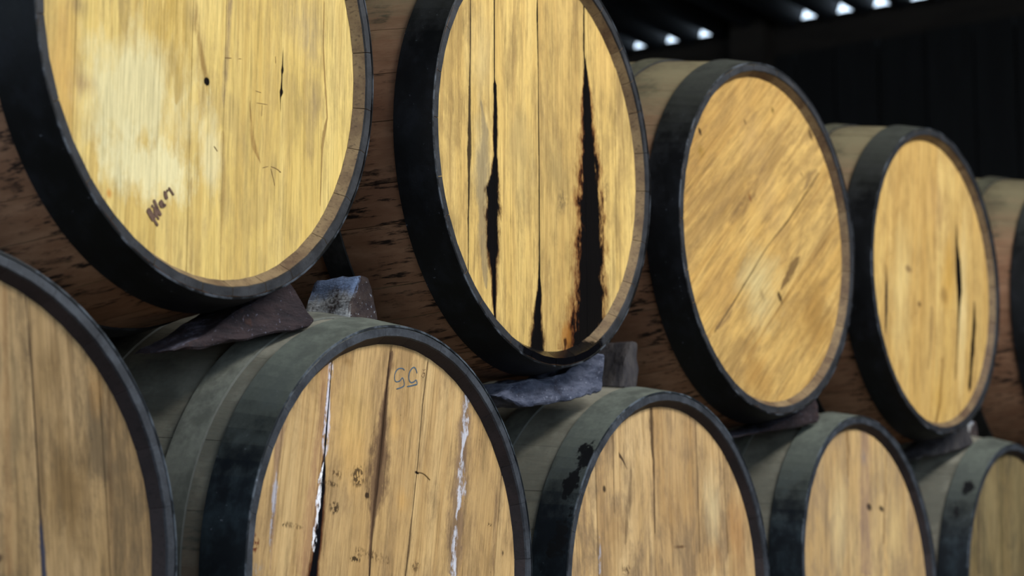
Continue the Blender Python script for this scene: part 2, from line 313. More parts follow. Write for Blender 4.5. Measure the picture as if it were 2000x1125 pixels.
  ('S',(84,70,54),0.8,0.8,0.8,[(0.0260,-0.1951,0.0071),(0.0977,-0.1941,0.0071),(0.1800,-0.1953,0.0057)]),
 ],
}
NUMBER_55 = [[(0.0164,0.2481,0.0008),(0.0136,0.2499,0.0008),(0.0083,0.2501,0.0008),(0.0022,0.2485,0.0008),(-0.0033,0.2435,0.0008),(-0.0049,0.2367,0.0008),(-0.0035,0.2333,0.0008),(0.0005,0.2324,0.0008),(0.007,0.2343,0.0008),(0.0117,0.2383,0.0008),(0.0149,0.2355,0.0008),(0.0161,0.2295,0.0008),(0.0107,0.2264,0.0008),(-0.0006,0.2232,0.0008)],[(0.0439,0.2472,0.0009),(0.0418,0.2511,0.0009),(0.039,0.2537,0.0009),(0.0358,0.2539,0.0009),(0.0305,0.2508,0.0009),(0.0262,0.2444,0.0009),(0.0259,0.2387,0.0009),(0.0287,0.2351,0.0009),(0.0327,0.2344,0.0009),(0.0372,0.2359,0.0009),(0.0421,0.2384,0.0009),(0.044,0.2337,0.0009),(0.0391,0.2322,0.0009),(0.0319,0.2304,0.0009),(0.0222,0.2284,0.0009)]]
SMALL_MARK = [[(0.0562,0.2534,0.0003),(0.0585,0.2523,0.0003),(0.0572,0.2495,0.0003),(0.0554,0.2478,0.0003)],[(0.0585,0.2523,0.0003),(0.063,0.2546,0.0003)],[(0.055,0.2472,0.0003),(0.0541,0.2445,0.0003),(0.0596,0.2445,0.0003),(0.0613,0.2484,0.0003)],[(0.0577,0.2496,0.0003),(0.0622,0.2495,0.0003)]]
SCRIBBLE = [[(-0.0982,-0.2145,0.0037),(-0.0923,-0.22,0.0037),(-0.0868,-0.2251,0.0037)],[(-0.0868,-0.2251,0.0017),(-0.0837,-0.2276,0.0017),(-0.0805,-0.2304,0.0017)],[(-0.0866,-0.21,0.0029),(-0.0856,-0.2149,0.0029),(-0.0823,-0.2204,0.0029)],[(-0.0823,-0.2204,0.0013),(-0.0791,-0.2231,0.0013)],[(-0.0893,-0.203,0.0021),(-0.0848,-0.2082,0.0021),(-0.0808,-0.2136,0.0021),(-0.076,-0.2183,0.0021)],[(-0.0792,-0.2027,0.0037),(-0.0752,-0.2061,0.0037),(-0.0743,-0.2094,0.0037)],[(-0.0745,-0.2059,0.0017),(-0.0685,-0.2057,0.0017)],[(-0.0702,-0.19,0.0025),(-0.0703,-0.1936,0.0025),(-0.0674,-0.1986,0.0025)],[(-0.0669,-0.1874,0.0015),(-0.0664,-0.1898,0.0015)],[(-0.0652,-0.185,0.0013),(-0.0612,-0.1884,0.0013),(-0.0564,-0.1921,0.0013)],[(-0.0922,-0.2097,0.0017),(-0.0895,-0.211,0.0017)]]
SCRATCHES = [[(0.0978,-0.1324,0.0004),(0.1085,-0.1285,0.0004)],[(0.1133,-0.1279,0.0005),(0.1231,-0.1283,0.0005),(0.1331,-0.1311,0.0005)],[(0.1135,-0.1302,0.0005),(0.1189,-0.1414,0.0005),(0.1217,-0.1493,0.0005)],[(0.0832,-0.0577,0.0003),(0.1036,-0.0553,0.0003)],[(0.0933,-0.0578,0.0003),(0.093,-0.0716,0.0003)],[(0.0224,-0.0178,0.0005),(0.0343,-0.0157,0.0005)],[(0.0465,-0.0133,0.0003),(0.0523,-0.0122,0.0003)],[(0.0089,-0.1241,0.0005),(0.0152,-0.1288,0.0005)],[(0.0801,-0.0439,0.0003),(0.0909,-0.0438,0.0003)],[(0.1152,0.0058,0.0003),(0.1163,-0.0025,0.0003)]]
KNOT_TAIL = [[(0.0469,0.123,0.0005),(0.062,0.1217,0.0005),(0.0762,0.1145,0.0005)]]

# ------------------------------------------------------------------ materials
K = 0.86      # share of the displayed colour that is the wood's own reflectance
def make_group(name, ins, fn):
    g = bpy.data.node_groups.new(name, 'ShaderNodeTree')
    for n_, t_ in ins: g.interface.new_socket(n_, in_out='INPUT', socket_type=t_)
    g.interface.new_socket('Mask', in_out='OUTPUT', socket_type='NodeSocketFloat')
    gi = g.nodes.new('NodeGroupInput'); go = g.nodes.new('NodeGroupOutput')
    r_ = fn(g, *[S(g, s_) for s_ in gi.outputs[:len(ins)]])
    g.links.new(r_.sock, go.inputs[0])
    return g
FL = 'NodeSocketFloat'
def _spot(g, u, v, u0, v0, ru, rv, nn, edge, soft, br, al):
    du = (u - u0) / ru; dv = (v - v0) / rv
    r = (du * du + dv * dv).sqrt()
    return ((nn * edge + 1.0 - r) / soft).sat() * br * al
def _streak(g, u, cc, nn, edge, soft, br, al):
    sp = g.nodes.new('ShaderNodeSeparateColor'); g.links.new(cc.sock, sp.inputs[0])
    cu = S(g, sp.outputs[0]) * 0.64 - 0.32
    hw = S(g, sp.outputs[1]) * 0.06
    du = (u - cu + nn * 0.0006).abs()
    return ((hw * (nn * edge + 1.0) - du) / (hw * soft + 0.0004) + 0.5).sat() * (hw / 0.0006).sat() * br * al
SPOT = make_group('stain spot', [(n_, FL) for n_ in ('u', 'v', 'u0', 'v0', 'ru', 'rv', 'noise', 'edge', 'soft', 'breakup', 'alpha')], _spot)
STREAK = make_group('stain streak', [('u', FL), ('ramp', 'NodeSocketColor')] + [(n_, FL) for n_ in ('noise', 'edge', 'soft', 'breakup', 'alpha')], _streak)

def head_mat(name, ang, pal, feats, seed, dirt=0.4):
    """oak head boards: grain along the boards, weathering, then the stains that this head carries"""
    M = Mat(name, 0.62, 0.04)
    x, y, z = M.coords()
    a = math.radians(ang)
    u = x * math.cos(a) + z * math.sin(a)
    v = z * math.cos(a) - x * math.sin(a)
    rnd = M.rnd()
    off = rnd * 13.0 + seed
    warp = M.noise(M.comb(u * 7.0, v * 3.0, off), 1.0, 2.0) - 0.5
    uw = u + warp * 0.016
    big = M.noise(M.comb(uw * 16.0, v * 2.2, off), 1.0, 4.0, 0.6)
    grain = M.noise(M.comb(uw * 420.0, v * 9.0, off), 1.0, 3.0, 0.6)
    pores = M.noise(M.comb(uw * 900.0, v * 30.0, off), 1.0, 2.0, 0.6)
    med = M.noise(M.comb(uw * 95.0, v * 2.6, off), 1.0, 3.0, 0.6)
    blot = M.noise(M.comb(uw * 30.0, v * 8.5, seed + 3.7), 1.0, 6.0, 0.72)
    nE = (M.noise(M.comb(u * 75.0, v * 32.0, seed + 9.1), 1.0, 5.0, 0.7) - 0.5) * 2.4
    flow = M.noise(M.comb(uw * 45.0, v * 10.0, seed + 1.3), 1.0, 4.0, 0.65, 1.4)
    mott = M.noise(M.comb(u * 80.0, v * 13.0, seed + 2.2), 1.0, 7.0, 0.78)
    spk = M.noise(M.comb(u * 240.0, v * 150.0, seed + 6.2), 1.0, 3.0, 0.6)
    brk = M.noise(M.comb(u * 90.0, v * 55.0, seed + 8.2), 1.0, 4.0, 0.65)
    pa, pb, pd, pg = [lin(c, K) for c in pal]
    col = M.mix(big.step(0.3, 0.7), pa, pb)
    col = M.mix((rnd * 7.3)._m('FRACT') * 0.5, col, pd)
    col = M.mix(med.step(0.46, 0.70) * 0.6, col, pd)
    col = M.mix(flow.step(0.56, 0.7) * 0.32, col, pd)
    col = M.mix(blot.step(0.48, 0.68) * 0.6, col, pg)
    nL = (M.noise(M.comb(u * 30.0, v * 12.0, seed + 5.5), 1.0, 6.0, 0.7) - 0.5) * 2.4
    wea = M.noise(M.comb(u * 11.0, v * 6.0, seed + 4.4), 1.0, 7.0, 0.7, 0.6)
    col = M.mix((wea + (mott - 0.5) * 0.5).step(0.44, 0.66) * dirt, col, pg)
    tv = (v + 0.32) / 0.64
    b_spk = spk.step(0.43, 0.54)
    b_brk = brk.step(0.40, 0.56)
    b_mot = mott.step(0.36, 0.6) * 0.65 + 0.35
    for k, c, soft, edge, al, d in feats:
        if edge >= 1.5 and min(c) < 150: br = b_spk
        elif min(c) > 150 and max(c) - min(c) < 30: br = b_brk
        elif soft >= 0.8 and max(c) < 180: br = b_mot
        else: br = 1.0
        if k == 'D':
            msk = M.group(SPOT, u, v, d[0], d[1], d[2], d[3], nL if d[2] > 0.012 else nE, edge * 0.75, soft, br, al)
        else:
            cr = M.n('ShaderNodeValToRGB'); cr.color_ramp.interpolation = 'LINEAR'
            el = cr.color_ramp.elements
            pts = [(max(0.0, min(1.0, (p[0] + 0.32) / 0.64)), (p[1] + 0.32) / 0.64, p[2] / 0.06) for p in d]
            pts = [(max(0, pts[0][0] - 0.006), pts[0][1], 0.0)] + pts + [(min(1, pts[-1][0] + 0.006), pts[-1][1], 0.0)]
            while len(el) < len(pts): el.new(0.5)
            for e_, p_ in zip(el, pts):
                e_.position = p_[0]
            for e_, p_ in zip(el, pts):
                e_.color = (p_[1], p_[2], 0, 1)
            M.nt.links.new(tv.sock, cr.inputs[0])
            msk = M.group(STREAK, u, S(M.nt, cr.outputs[0]), nE, edge, soft, br, al)
        col = M.mix(msk, col, lin(c, K))
    # fine grain and pores run through everything
    col = M.bright(col, (grain.step(0.42, 0.78) * -0.38) + (pores.step(0.5, 0.8) * -0.24) + (mott.step(0.3, 0.7) * -0.22) + 1.26)
    speck = M.noise(M.comb(u * 260.0, v * 120.0, seed), 1.0, 2.0, 0.5).step(0.74, 0.79) * blot.step(0.45, 0.6)
    col = M.mix(speck * 0.75, col, lin((60, 42, 28), K))
    M.bump(grain * -1.0 + med * -0.6, 0.35, 0.0012)
    return M.out(col, grain * 0.2 + 0.5)

def stave_mat(name, wood, dark, dust, dust_lo, dust_hi, dust_amt, seed):
    """outer face of the staves: rough grain along the barrel, dust lying where the face looks up"""
    M = Mat(name, 0.75, 0.2)
    x, y, z = M.coords()
    rnd = M.rnd()
    off = rnd * 17.0 + seed
    g1 = M.noise(M.comb(x * 130.0, y * 14.0, z * 130.0 + off), 1.0, 4.0, 0.65)
    g2 = M.noise(M.comb(x * 40.0, y * 12.0, z * 40.0 + off), 1.0, 4.0, 0.6)
    b1 = M.noise(M.comb(x * 9.0, y * 9.0, z * 9.0 + seed), 1.0, 5.0, 0.65)
    col = M.mix(g2.step(0.3, 0.7), lin(wood[0]), lin(wood[1]))
    col = M.mix(rnd * 0.4, col, lin(wood[2]))
    col = M.mix(g1.step(0.5, 0.62) * b1.step(0.38, 0.56), col, lin(dark))
    col = M.mix(b1.step(0.6, 0.72) * 0.7, col, lin(dark))
    upn = M.upness() + (b1 - 0.5) * 0.5
    fine = M.noise(M.comb(x * 180.0, y * 180.0, z * 180.0), 1.0, 3.0, 0.6)
    dcol = M.mix(b1.step(0.35, 0.65), lin(dust), lin(tuple(int(c * 0.7) for c in dust)))
    col = M.mix(upn.step(dust_lo, dust_hi) * dust_amt * (fine * 0.5 + 0.75), col, dcol)
    M.bump(g1 * 1.0 + g2 * 1.0, 0.5, 0.0015)
    return M.out(col)

def hoop_mat(name, base, light, dust, dust_lo, dust_hi, dust_amt, seed, stains=()):
    """old iron hoop: nearly black, mottled, worn bright along its front edge, dusty on top"""
    M = Mat(name, 0.5, 0.18)
    x, y, z = M.coords()
    n1 = M.noise(M.comb(x * 22.0, y * 30.0, z * 22.0 + seed), 1.0, 6.0, 0.68)
    n2 = M.noise(M.comb(x * 160.0, y * 160.0, z * 160.0 + seed), 1.0, 3.0, 0.6)
    col = M.mix(n1.step(0.42, 0.72), lin(base), lin(light))
    col = M.mix(n2.step(0.68, 0.75) * n1.step(0.4, 0.6) * 0.5, col, lin((120, 126, 135)))
    edge = (y * -1.0).step(-0.0016, 0.0008) * n1.step(0.46, 0.62)
    upn = M.upness() + (n1 - 0.5) * 0.7
    dcol = M.mix(n1.step(0.35, 0.65), lin(dust), lin(tuple(int(c * 0.72) for c in dust)))
    col = M.mix(upn.step(dust_lo, dust_hi) * dust_amt * (n2 * 0.5 + 0.75), col, dcol)
    for (sx, sy, sz, sr) in stains:
        dx = (x - sx) / sr; dy = (y - sy) / (sr * 0.8); dz = (z - sz) / (sr * 1.6)
        r = (dx * dx + dy * dy + dz * dz).sqrt()
        col = M.mix(((n1 - 0.5) * 4.5 + (n2 - 0.5) * 1.5 + 0.8 - r).step(0.0, 0.35), col, lin((7, 8, 10)))
    col = M.mix(edge * 0.3, col, lin((122, 130, 142)))
    M.bump(n1 + n2 * 0.4, 0.35, 0.0012)
    return M.out(col, n1 * 0.35 + 0.35)

def chime_end_mat(name, base, light, seed, wet=None):
    M = Mat(name, 0.6, 0.3)
    x, y, z = M.coords()
    n1 = M.noise(M.comb(x * 25.0, y * 25.0, z * 25.0 + seed), 1.0, 5.0, 0.7)
    h = M.noise(M.comb(x * 240.0, y * 30.0, z * 240.0 + seed), 1.0, 3.0, 0.6)
    col = M.mix(n1.step(0.35, 0.7), lin(base), lin(light))
    col = M.mix(h.step(0.55, 0.7) * 0.6, col, lin(tuple(int(c * 0.45) for c in base)))
    col = M.mix(h.step(0.28, 0.4) * -0.35 + 0.35, col, lin(tuple(min(255, int(c * 1.5)) for c in light)))
    rough = n1 * 0.3 + 0.45
    if wet:
        dx = (x - wet[0]) / wet[2]; dz = (z - wet[1]) / (wet[2] * 0.6)
        w = ((n1 - 0.5) * 1.2 + 1.0 - (dx * dx + dz * dz).sqrt()).step(0.0, 0.2)
        col = M.mix(w, col, lin((6, 6, 9)))
        rough = rough - w * 0.4
    M.bump(h, 0.4, 0.001)
    return M.out(col, rough)

def inner_mat(name, base, light, seed, wet=None):
    M = Mat(name, 0.65, 0.25)
    x, y, z = M.coords()
    rnd = M.rnd()
    n1 = M.noise(M.comb(x * 18.0, y * 18.0, z * 18.0 + seed), 1.0, 5.0, 0.7)
    h = M.noise(M.comb(x * 300.0, y * 20.0, z * 300.0), 1.0, 3.0, 0.6)
    col = M.mix(n1.step(0.35, 0.65) * 0.6 + rnd * 0.4, lin(base), lin(light))
    col = M.mix(h.step(0.52, 0.7) * 0.5, col, lin(tuple(int(c * 0.5) for c in base)))
    rough = n1 * 0.3 + 0.5
    if wet:
        dx = (x - wet[0]) / wet[2]; dz = (z - wet[1]) / (wet[2] * 0.6)
        w = ((n1 - 0.5) * 1.2 + 1.0 - (dx * dx + dz * dz).sqrt()).step(0.0, 0.2)
        col = M.mix(w, col, lin((6, 6, 9)))
        rough = rough - w * 0.4
    M.bump(h, 0.3, 0.001)
    return M.out(col, rough)

def chock_mat(name, c0, c1, c2, dust, dust_lo, dust_hi, seed, fleck=0.7, grain_axis=0, side=0.0):
    M = Mat(name, 0.8, 0.2)
    x, y, z = M.coords()
    s = [60.0, 60.0, 60.0]; s[grain_axis] = 14.0
    n1 = M.noise(M.comb(x * s[0], y * s[1], z * s[2] + seed), 1.0, 6.0, 0.7)
    n2 = M.noise(M.comb(x * 22.0, y * 22.0, z * 22.0 + seed), 1.0, 5.0, 0.7)
    n3 = M.noise(M.comb(x * 260.0, y * 260.0, z * 260.0 + seed), 1.0, 2.0, 0.5)
    col = M.mix(n1.step(0.35, 0.65), lin(c0), lin(c1))
    col = M.mix(n2.step(0.55, 0.68) * 0.7, col, lin(c2))
    col = M.mix(n3.step(0.64, 0.72) * n2.step(0.4, 0.55) * fleck, col, lin(dust))
    up_ = M.upness() * (1.0 - abs(side)) + M.sideness() * side + (n2 - 0.5) * 1.3 + (n3 - 0.5) * 0.5
    dcol = lin(dust)
    if side: dcol = M.mix((z + (n2 - 0.5) * 0.05).step(0.03, 0.05), lin((196, 198, 200)), lin((122, 142, 178)))
    col = M.mix(up_.step(dust_lo, dust_hi) * 0.85, col, dcol)
    M.bump(n1 * 1.4 + n2 * 1.0, 0.8, 0.004)
    return M.out(col)

def plain_mat(name, c0, c1, scale, rough=0.8, stretch=(1, 1, 1), metal=0.0):
    M = Mat(name, rough, 0.25, metal)
    x, y, z = M.coords()
    rnd = M.rnd()
    n1 = M.noise(M.comb(x * stretch[0], y * stretch[1], z * stretch[2] + rnd * 9.0), scale, 5.0, 0.65)
    col = M.mix(n1.step(0.3, 0.7) * 0.7 + rnd * 0.3, lin(c0), lin(c1))
    M.bump(n1, 0.4, 0.004)
    return M.out(col)

# ------------------------------------------------------------------ mesh helpers
def mesh(name, verts, faces, mats, fmats=None, smooth=True, parent=None):
    me = bpy.data.meshes.new(name)
    me.from_pydata([tuple(map(float, v)) for v in verts], [], faces)
    for m_ in mats: me.materials.append(m_)
    if fmats: me.polygons.foreach_set('material_index', fmats)
    bm = bmesh.new(); bm.from_mesh(me)
    bmesh.ops.recalc_face_normals(bm, faces=bm.faces)
    bm.to_mesh(me); bm.free()
    if smooth:
        me.polygons.foreach_set('use_smooth', [True] * len(me.polygons))
        try: me.set_sharp_from_angle(angle=math.radians(32))
        except Exception: pass
    me.update()
    o = bpy.data.objects.new(name, me)
    COL.objects.link(o)
    if parent: o.parent = parent
    return o

def tag(o, label, cat, group=None):
    o['label'] = label; o['category'] = cat
    if group: o['group'] = group
    return o

def struct(o):
    o['kind'] = 'structure'
    return o

# ------------------------------------------------------------------ the shed
dark_plank = plain_mat('tarred wall plank', (9, 10, 12), (19, 21, 23), 3.0, 0.85, (4, 4, 0.6))
roof_sheet = plain_mat('weathered corrugated sheet', (20, 22, 26), (30, 34, 40), 2.5, 0.7, (0.4, 3, 3))
beam_mat = plain_mat('dark roof beam', (24, 21, 19), (40, 36, 32), 6.0, 0.85, (3, 0.5, 3))
floor_mat = plain_mat('packed earth floor', (92, 80, 66), (120, 106, 88), 3.0, 0.9)

X_END = 5.5
Z_EAVE = 1.930                       # top of the end wall's plate; the sheet's valleys are let into it
PITCH = 0.1705
Y_CREST = 2.214
AMP = 0.062

def slab(name, p0, p1, m_, parent=None):
    (x0, y0, z0), (x1, y1, z1) = p0, p1
    vs_ = [(x, y, z) for x in (x0, x1) for y in (y0, y1) for z in (z0, z1)]
    return mesh(name, vs_, [(0, 1, 3, 2), (4, 6, 7, 5), (0, 4, 5, 1), (2, 3, 7, 6), (0, 2, 6, 4), (1, 5, 7, 3)], [m_], smooth=False, parent=parent)

struct(slab('floor', (-16, -12, FLOOR - 0.1), (X_END + 0.4, 5.4, FLOOR), floor_mat))
struct(slab('wall_back', (-7, 5.2, FLOOR), (X_END + 0.4, 5.4, Z_EAVE + 0.2), dark_plank))
struct(slab('added_front_wall', (-7, -5.3, FLOOR), (-4.5, -5.1, Z_EAVE + 0.2), dark_plank))  # unseen wall, added to cut the ambient daylight; a wide opening is left
struct(slab('added_front_wall', (2.2, -5.3, FLOOR), (X_END + 0.4, -5.1, Z_EAVE + 0.2), dark_plank))  # other half of the added wall that holds back sky light

wall_end = struct(slab('wall_right', (X_END + 0.05, -5.2, FLOOR), (X_END + 0.10, 5.2, Z_EAVE - 0.16), dark_plank))
rng = random.Random(4)
yy = -0.6
k = 0
while yy < 4.0:
    w = rng.uniform(0.15, 0.23)
    dx = rng.uniform(0.0, 0.022)
    slab('plank', (X_END + 0.012 - dx, yy + 0.004, FLOOR), (X_END + 0.05, yy + w - 0.004, Z_EAVE - 0.15), dark_plank, wall_end)
    yy += w
slab('wall_plate', (X_END + 0.012, -5.2, Z_EAVE - 0.15), (X_END + 0.030, 5.2, Z_EAVE), beam_mat, wall_end)
# two of the sheet's ridges are stopped up where a post meets the plate
slab('post', (X_END - 0.10, Y_CREST + PITCH * 1.02, FLOOR), (X_END, Y_CREST + PITCH * 1.98, Z_EAVE + 0.0), beam_mat, wall_end)
for j in (1, 2):
    slab('ridge_filler', (X_END + 0.012, Y_CREST + PITCH * (j - 0.5), Z_EAVE), (X_END + 0.03, Y_CREST + PITCH * (j + 0.5), Z_EAVE + AMP + 0.022), beam_mat, wall_end)

def roof(name, y0, y1):
    n = int((y1 - y0) / PITCH * 12)
    ys = np.linspace(y0, y1, n + 1)
    cs = np.cos((ys - Y_CREST) / PITCH * 2 * math.pi)
    zs = Z_EAVE + 0.026 + AMP * np.sign(cs) * np.abs(cs) ** 0.7
    V, Fc = [], []
    xs = (-7.2, -2.0, 2.0, X_END + 0.035)
    for t in (0.0, 0.004):
        for xx in xs:
            V += [(xx, a, b + t) for a, b in zip(ys, zs)]
    nn = n + 1
    for q in range(3):
        for i in range(n):
            a = q * nn + i
            Fc.append((a, a + 1, a + 1 + nn, a + nn))
            b = a + 4 * nn
            Fc.append((b, b + nn, b + nn + 1, b + 1))
    for i in range(n):
        Fc.append((i, i + 4 * nn, i + 1 + 4 * nn, i + 1)); c = 3 * nn + i
        Fc.append((c, c + 1, c + 1 + 4 * nn, c + 4 * nn))
    return struct(mesh(name, V, Fc, [roof_sheet]))
roof('ceiling', -1.8, 5.3)
roof('ceiling', -5.2, -2.9)

# ------------------------------------------------------------------ barrels
H = 0.44          # half length
def barrel_frame(x, z, y, a, b):
    ya = Vector((a, 1, b)).normalized()
    xa = ya.cross(Vector((0, 0, 1))).normalized()
    za = xa.cross(ya)
    return Vector((x, y, z)), xa, ya, za

def profile(d, rr, rb):
    return rr + (rb - rr) * (1 - ((H - d) / H) ** 2)

def build_barrel(key, spec, mats, label, seed):
    x, z, y, ri, a, b, rb, ang, joints, hoops = spec
    o, xa, ya, za = barrel_frame(x, z, y, a, b)
    root = bpy.data.objects.new('wine_barrel', None)
    COL.objects.link(root)
    base = o + ya * H - za * rb
    M4 = Matrix((xa, ya, za)).transposed().to_4x4(); M4.translation = base
    root.matrix_world = M4
    root.empty_display_size = 0.1
    tag(root, label, 'barrel', 'oak barrels stacked in two rows')
    loc = Vector((0, -H, rb))
    rg = random.Random(seed)
    rr = ri - 0.0025                                     # wood radius at the chime
    # staves
    ws = [rg.uniform(0.7, 1.3) for _ in range(27)]
    tot = sum(ws); ths = []; t = rg.uniform(0, 0.3)
    for w in ws:
        ths.append((t, t + w / tot * 2 * math.pi)); t += w / tot * 2 * math.pi
    hr = ri - 0.0232                                     # head radius
    stations = [(0.0, ri - 0.0135), (0.0022, ri - 0.0148), (0.0142, hr), (0.04, None), (0.10, None), (0.17, None), (0.25, None), (0.34, None), (0.44, None),
                (0.54, None), (0.63, None), (0.71, None), (0.78, None), (0.84, None), (0.866, hr), (0.88, ri - 0.0135)]
    for (t0, t1) in ths:
        V, Fc, Fm = [], [], []
        na = 4
        gp, drop = (0.00045, 0.0009) if key[0] == 'U' else (0.0002, 0.0004)
        zoff = rg.uniform(-0.0004, 0.0004)
        for d, rin in stations:
            R = profile(d, rr, rb - 0.002) + zoff
            if d == 0.0 or d == 0.88: R -= 0.0012
            r_i = rin if rin else R - 0.026
            g = gp / R
            for i in range(na + 1):
                th = t0 + g + (t1 - t0 - 2 * g) * i / na
                Rj = R - (drop if i in (0, na) else 0)
                V.append((Rj * math.sin(th), d, Rj * math.cos(th)))
            for i in (0, na // 2, na):
                th = t0 + g + (t1 - t0 - 2 * g) * i / na
                V.append((r_i * math.sin(th), d, r_i * math.cos(th)))
        st = na + 4
        ns = len(stations)
        for s in range(ns - 1):
            p, q = s * st, (s + 1) * st
            for i in range(na):
                Fc.append((p + i, p + i + 1, q + i + 1, q + i)); Fm.append(0)
            for i in range(2):
                e = na + 1 + i
                Fc.append((p + e, q + e, q + e + 1, p + e + 1)); Fm.append(2 if s >= 1 else 1)
            Fc.append((p, q, q + na + 1, p + na + 1)); Fm.append(2)
            Fc.append((p + na, p + na + 3, q + na + 3, q + na)); Fm.append(2)
        for p in (0, (ns - 1) * st):
            h2 = na // 2
            Fc.append(tuple([p + i for i in range(h2 + 1)] + [p + na + 2, p + na + 1])); Fm.append(1)
            Fc.append(tuple([p + i for i in range(h2, na + 1)] + [p + na + 3, p + na + 2])); Fm.append(1)
        so = mesh('stave', V, Fc, [mats['stave'], mats['end'], mats['inner']], Fm, True, root)
        so.location = loc
    # hoops
    for hi, (d0, d1) in enumerate(hoops):
        V, Fc = [], []
        seg = 96
        prof = []
        mid = 0.5 * (d0 + d1)
        for d, lift in ((d0, 0.0), (d0 + 0.0005, 0.0022), (mid, 0.0032), (d1 - 0.0005, 0.0045), (d1, 0.0040), (d1, -0.0004), (mid, -0.0004), (d0, -0.0004)):
            prof.append((d, profile(d, rr, rb - 0.002) + lift))
        npf = len(prof)
        for s in range(seg):
            th = 2 * math.pi * s / seg
            wob = 0.0003 * math.sin(3 * th + seed + hi)
            for d, R in prof:
                V.append((R * math.sin(th), d + wob, R * math.cos(th)))
        for s in range(seg):
            p, q = s * npf, ((s + 1) % seg) * npf
            for i in range(npf):
                j = (i + 1) % npf
                Fc.append((p + i, p + j, q + j, q + i))
        ho = mesh('hoop', V, Fc, [mats['hoop' if hi in (0, 5) else 'hoop2']], None, True, root)
        ho.location = loc
    # head boards
    ca, sa = math.cos(math.radians(ang)), math.sin(math.radians(ang))
    edges = [-hr - 0.0015] + list(joints) + [hr + 0.0015]
    boards = []
    gap = 0.0001 if key in ('U1', 'U3') else 0.00025
    bev = 0.0004 if key in ('U1', 'U3') else 0.0007
    Rh = hr + 0.0018
    for i in range(len(edges) - 1):
        u0, u1 = edges[i] + gap, edges[i + 1] - gap
        ext0, ext1 = i == 0, i == len(edges) - 2
        if ext0: u0 = -Rh + 1e-4
        if ext1: u1 = Rh - 1e-4
        us = [u0] + ([] if ext0 else [u0 + bev]) + [u0 + (u1 - u0) * q for q in ((0.02, 0.08, 0.2, 0.4, 0.6, 0.8) if ext0 else (0.2, 0.4, 0.6, 0.8, 0.92, 0.98) if ext1 else (0.25, 0.5, 0.75))] + ([] if ext1 else [u1 - bev]) + [u1]
        yo = 0.0142 + rg.uniform(-0.0004, 0.0006)
        V, Fc = [], []
        nv = 3
        nu = len(us)
        for yd in (0, 1):
            for j, uu in enumerate(us):
                sv = math.sqrt(max(1e-8, Rh * Rh - uu * uu))
                edge = (j == 0 and not ext0) or (j == nu - 1 and not ext1)
                for q in range(nv):
                    vv = -sv + 2 * sv * q / (nv - 1)
                    yv = yo + (bev if edge else 0) if yd == 0 else 0.034
                    V.append((uu * ca - vv * sa, yv, uu * sa + vv * ca))
        tot_ = nu * nv
        for j in range(nu - 1):
            for q in range(nv - 1):
                p = j * nv + q
                Fc.append((p, p + 1, p + 1 + nv, p + nv))
                Fc.append((p + tot_, p + nv + tot_, p + 1 + nv + tot_, p + 1 + tot_))
            for q in (0, nv - 1):
                p = j * nv + q
                Fc.append((p, p + nv, p + nv + tot_, p + tot_))
        for j in (0, nu - 1):
            for q in range(nv - 1):
                p = j * nv + q
                Fc.append((p, p + tot_, p + 1 + tot_, p + 1))
        bo = mesh('head_board', V, Fc, [mats['head']], None, True, root)
        bo.location = loc
        boards.append((u0, u1, bo))
    # far head, closed
    V = [((hr + 0.001) * math.sin(2 * math.pi * s / 48), yv, (hr + 0.001) * math.cos(2 * math.pi * s / 48)) for yv in (0.846, 0.866) for s in range(48)]
    Fc = [tuple(range(47, -1, -1)), tuple(range(48, 96))] + [(s, (s + 1) % 48, (s + 1) % 48 + 48, s + 48) for s in range(48)]
    bh = mesh('back_head', V, Fc, [mats['back']], None, True, root); bh.location = loc
    return root, boards

def ribbon(name, paths, mat_, board, yface=0.01395):
    """flat hand-drawn strokes lying on a head board"""
    V, Fc = [], []
    for path in paths:
        P = [Vector((p[0], p[1])) for p in path]; W = [p[2] for p in path]
        # resample with a smooth curve
        pts, ws_ = [], []
        n = len(P)
        for i in range(n - 1):
            p0, p1, p2, p3 = P[max(0, i - 1)], P[i], P[i + 1], P[min(n - 1, i + 2)]
            for s in range(4):
                t = s / 4
                pts.append(0.5 * ((2 * p1) + (p2 - p0) * t + (2 * p0 - 5 * p1 + 4 * p2 - p3) * t * t + (3 * p1 - p0 - 3 * p2 + p3) * t ** 3))
                ws_.append(W[i] * (1 - t) + W[i + 1] * t)
        pts.append(P[-1]); ws_.append(W[-1])
        b0 = len(V); k_ = len(pts)
        for i in range(k_):
            tn = (pts[min(k_ - 1, i + 1)] - pts[max(0, i - 1)])
            tn = tn.normalized() if tn.length > 1e-9 else Vector((1, 0))
            nr = Vector((-tn.y, tn.x))
            taper = 0.45 if i in (0, k_ - 1) else 1.0
            for sgn in (1, -1):
                q = pts[i] + nr * ws_[i] * taper * sgn
                V.append((q.x, yface - 0.0004, q.y))
            for sgn in (1, -1):
                q = pts[i] + nr * ws_[i] * taper * sgn
                V.append((q.x, yface + 0.0010, q.y))
        for i in range(k_ - 1):
            p, q = b0 + 4 * i, b0 + 4 * (i + 1)
            Fc += [(p, p + 1, q + 1, q), (p + 2, q + 2, q + 3, p + 3), (p, q, q + 2, p + 2), (p + 1, p + 3, q + 3, q + 1)]
        for e in (b0, b0 + 4 * (k_ - 1)):
            Fc.append((e, e + 1, e + 3, e + 2))
    return mesh(name, V, Fc, [mat_], None, False, board)

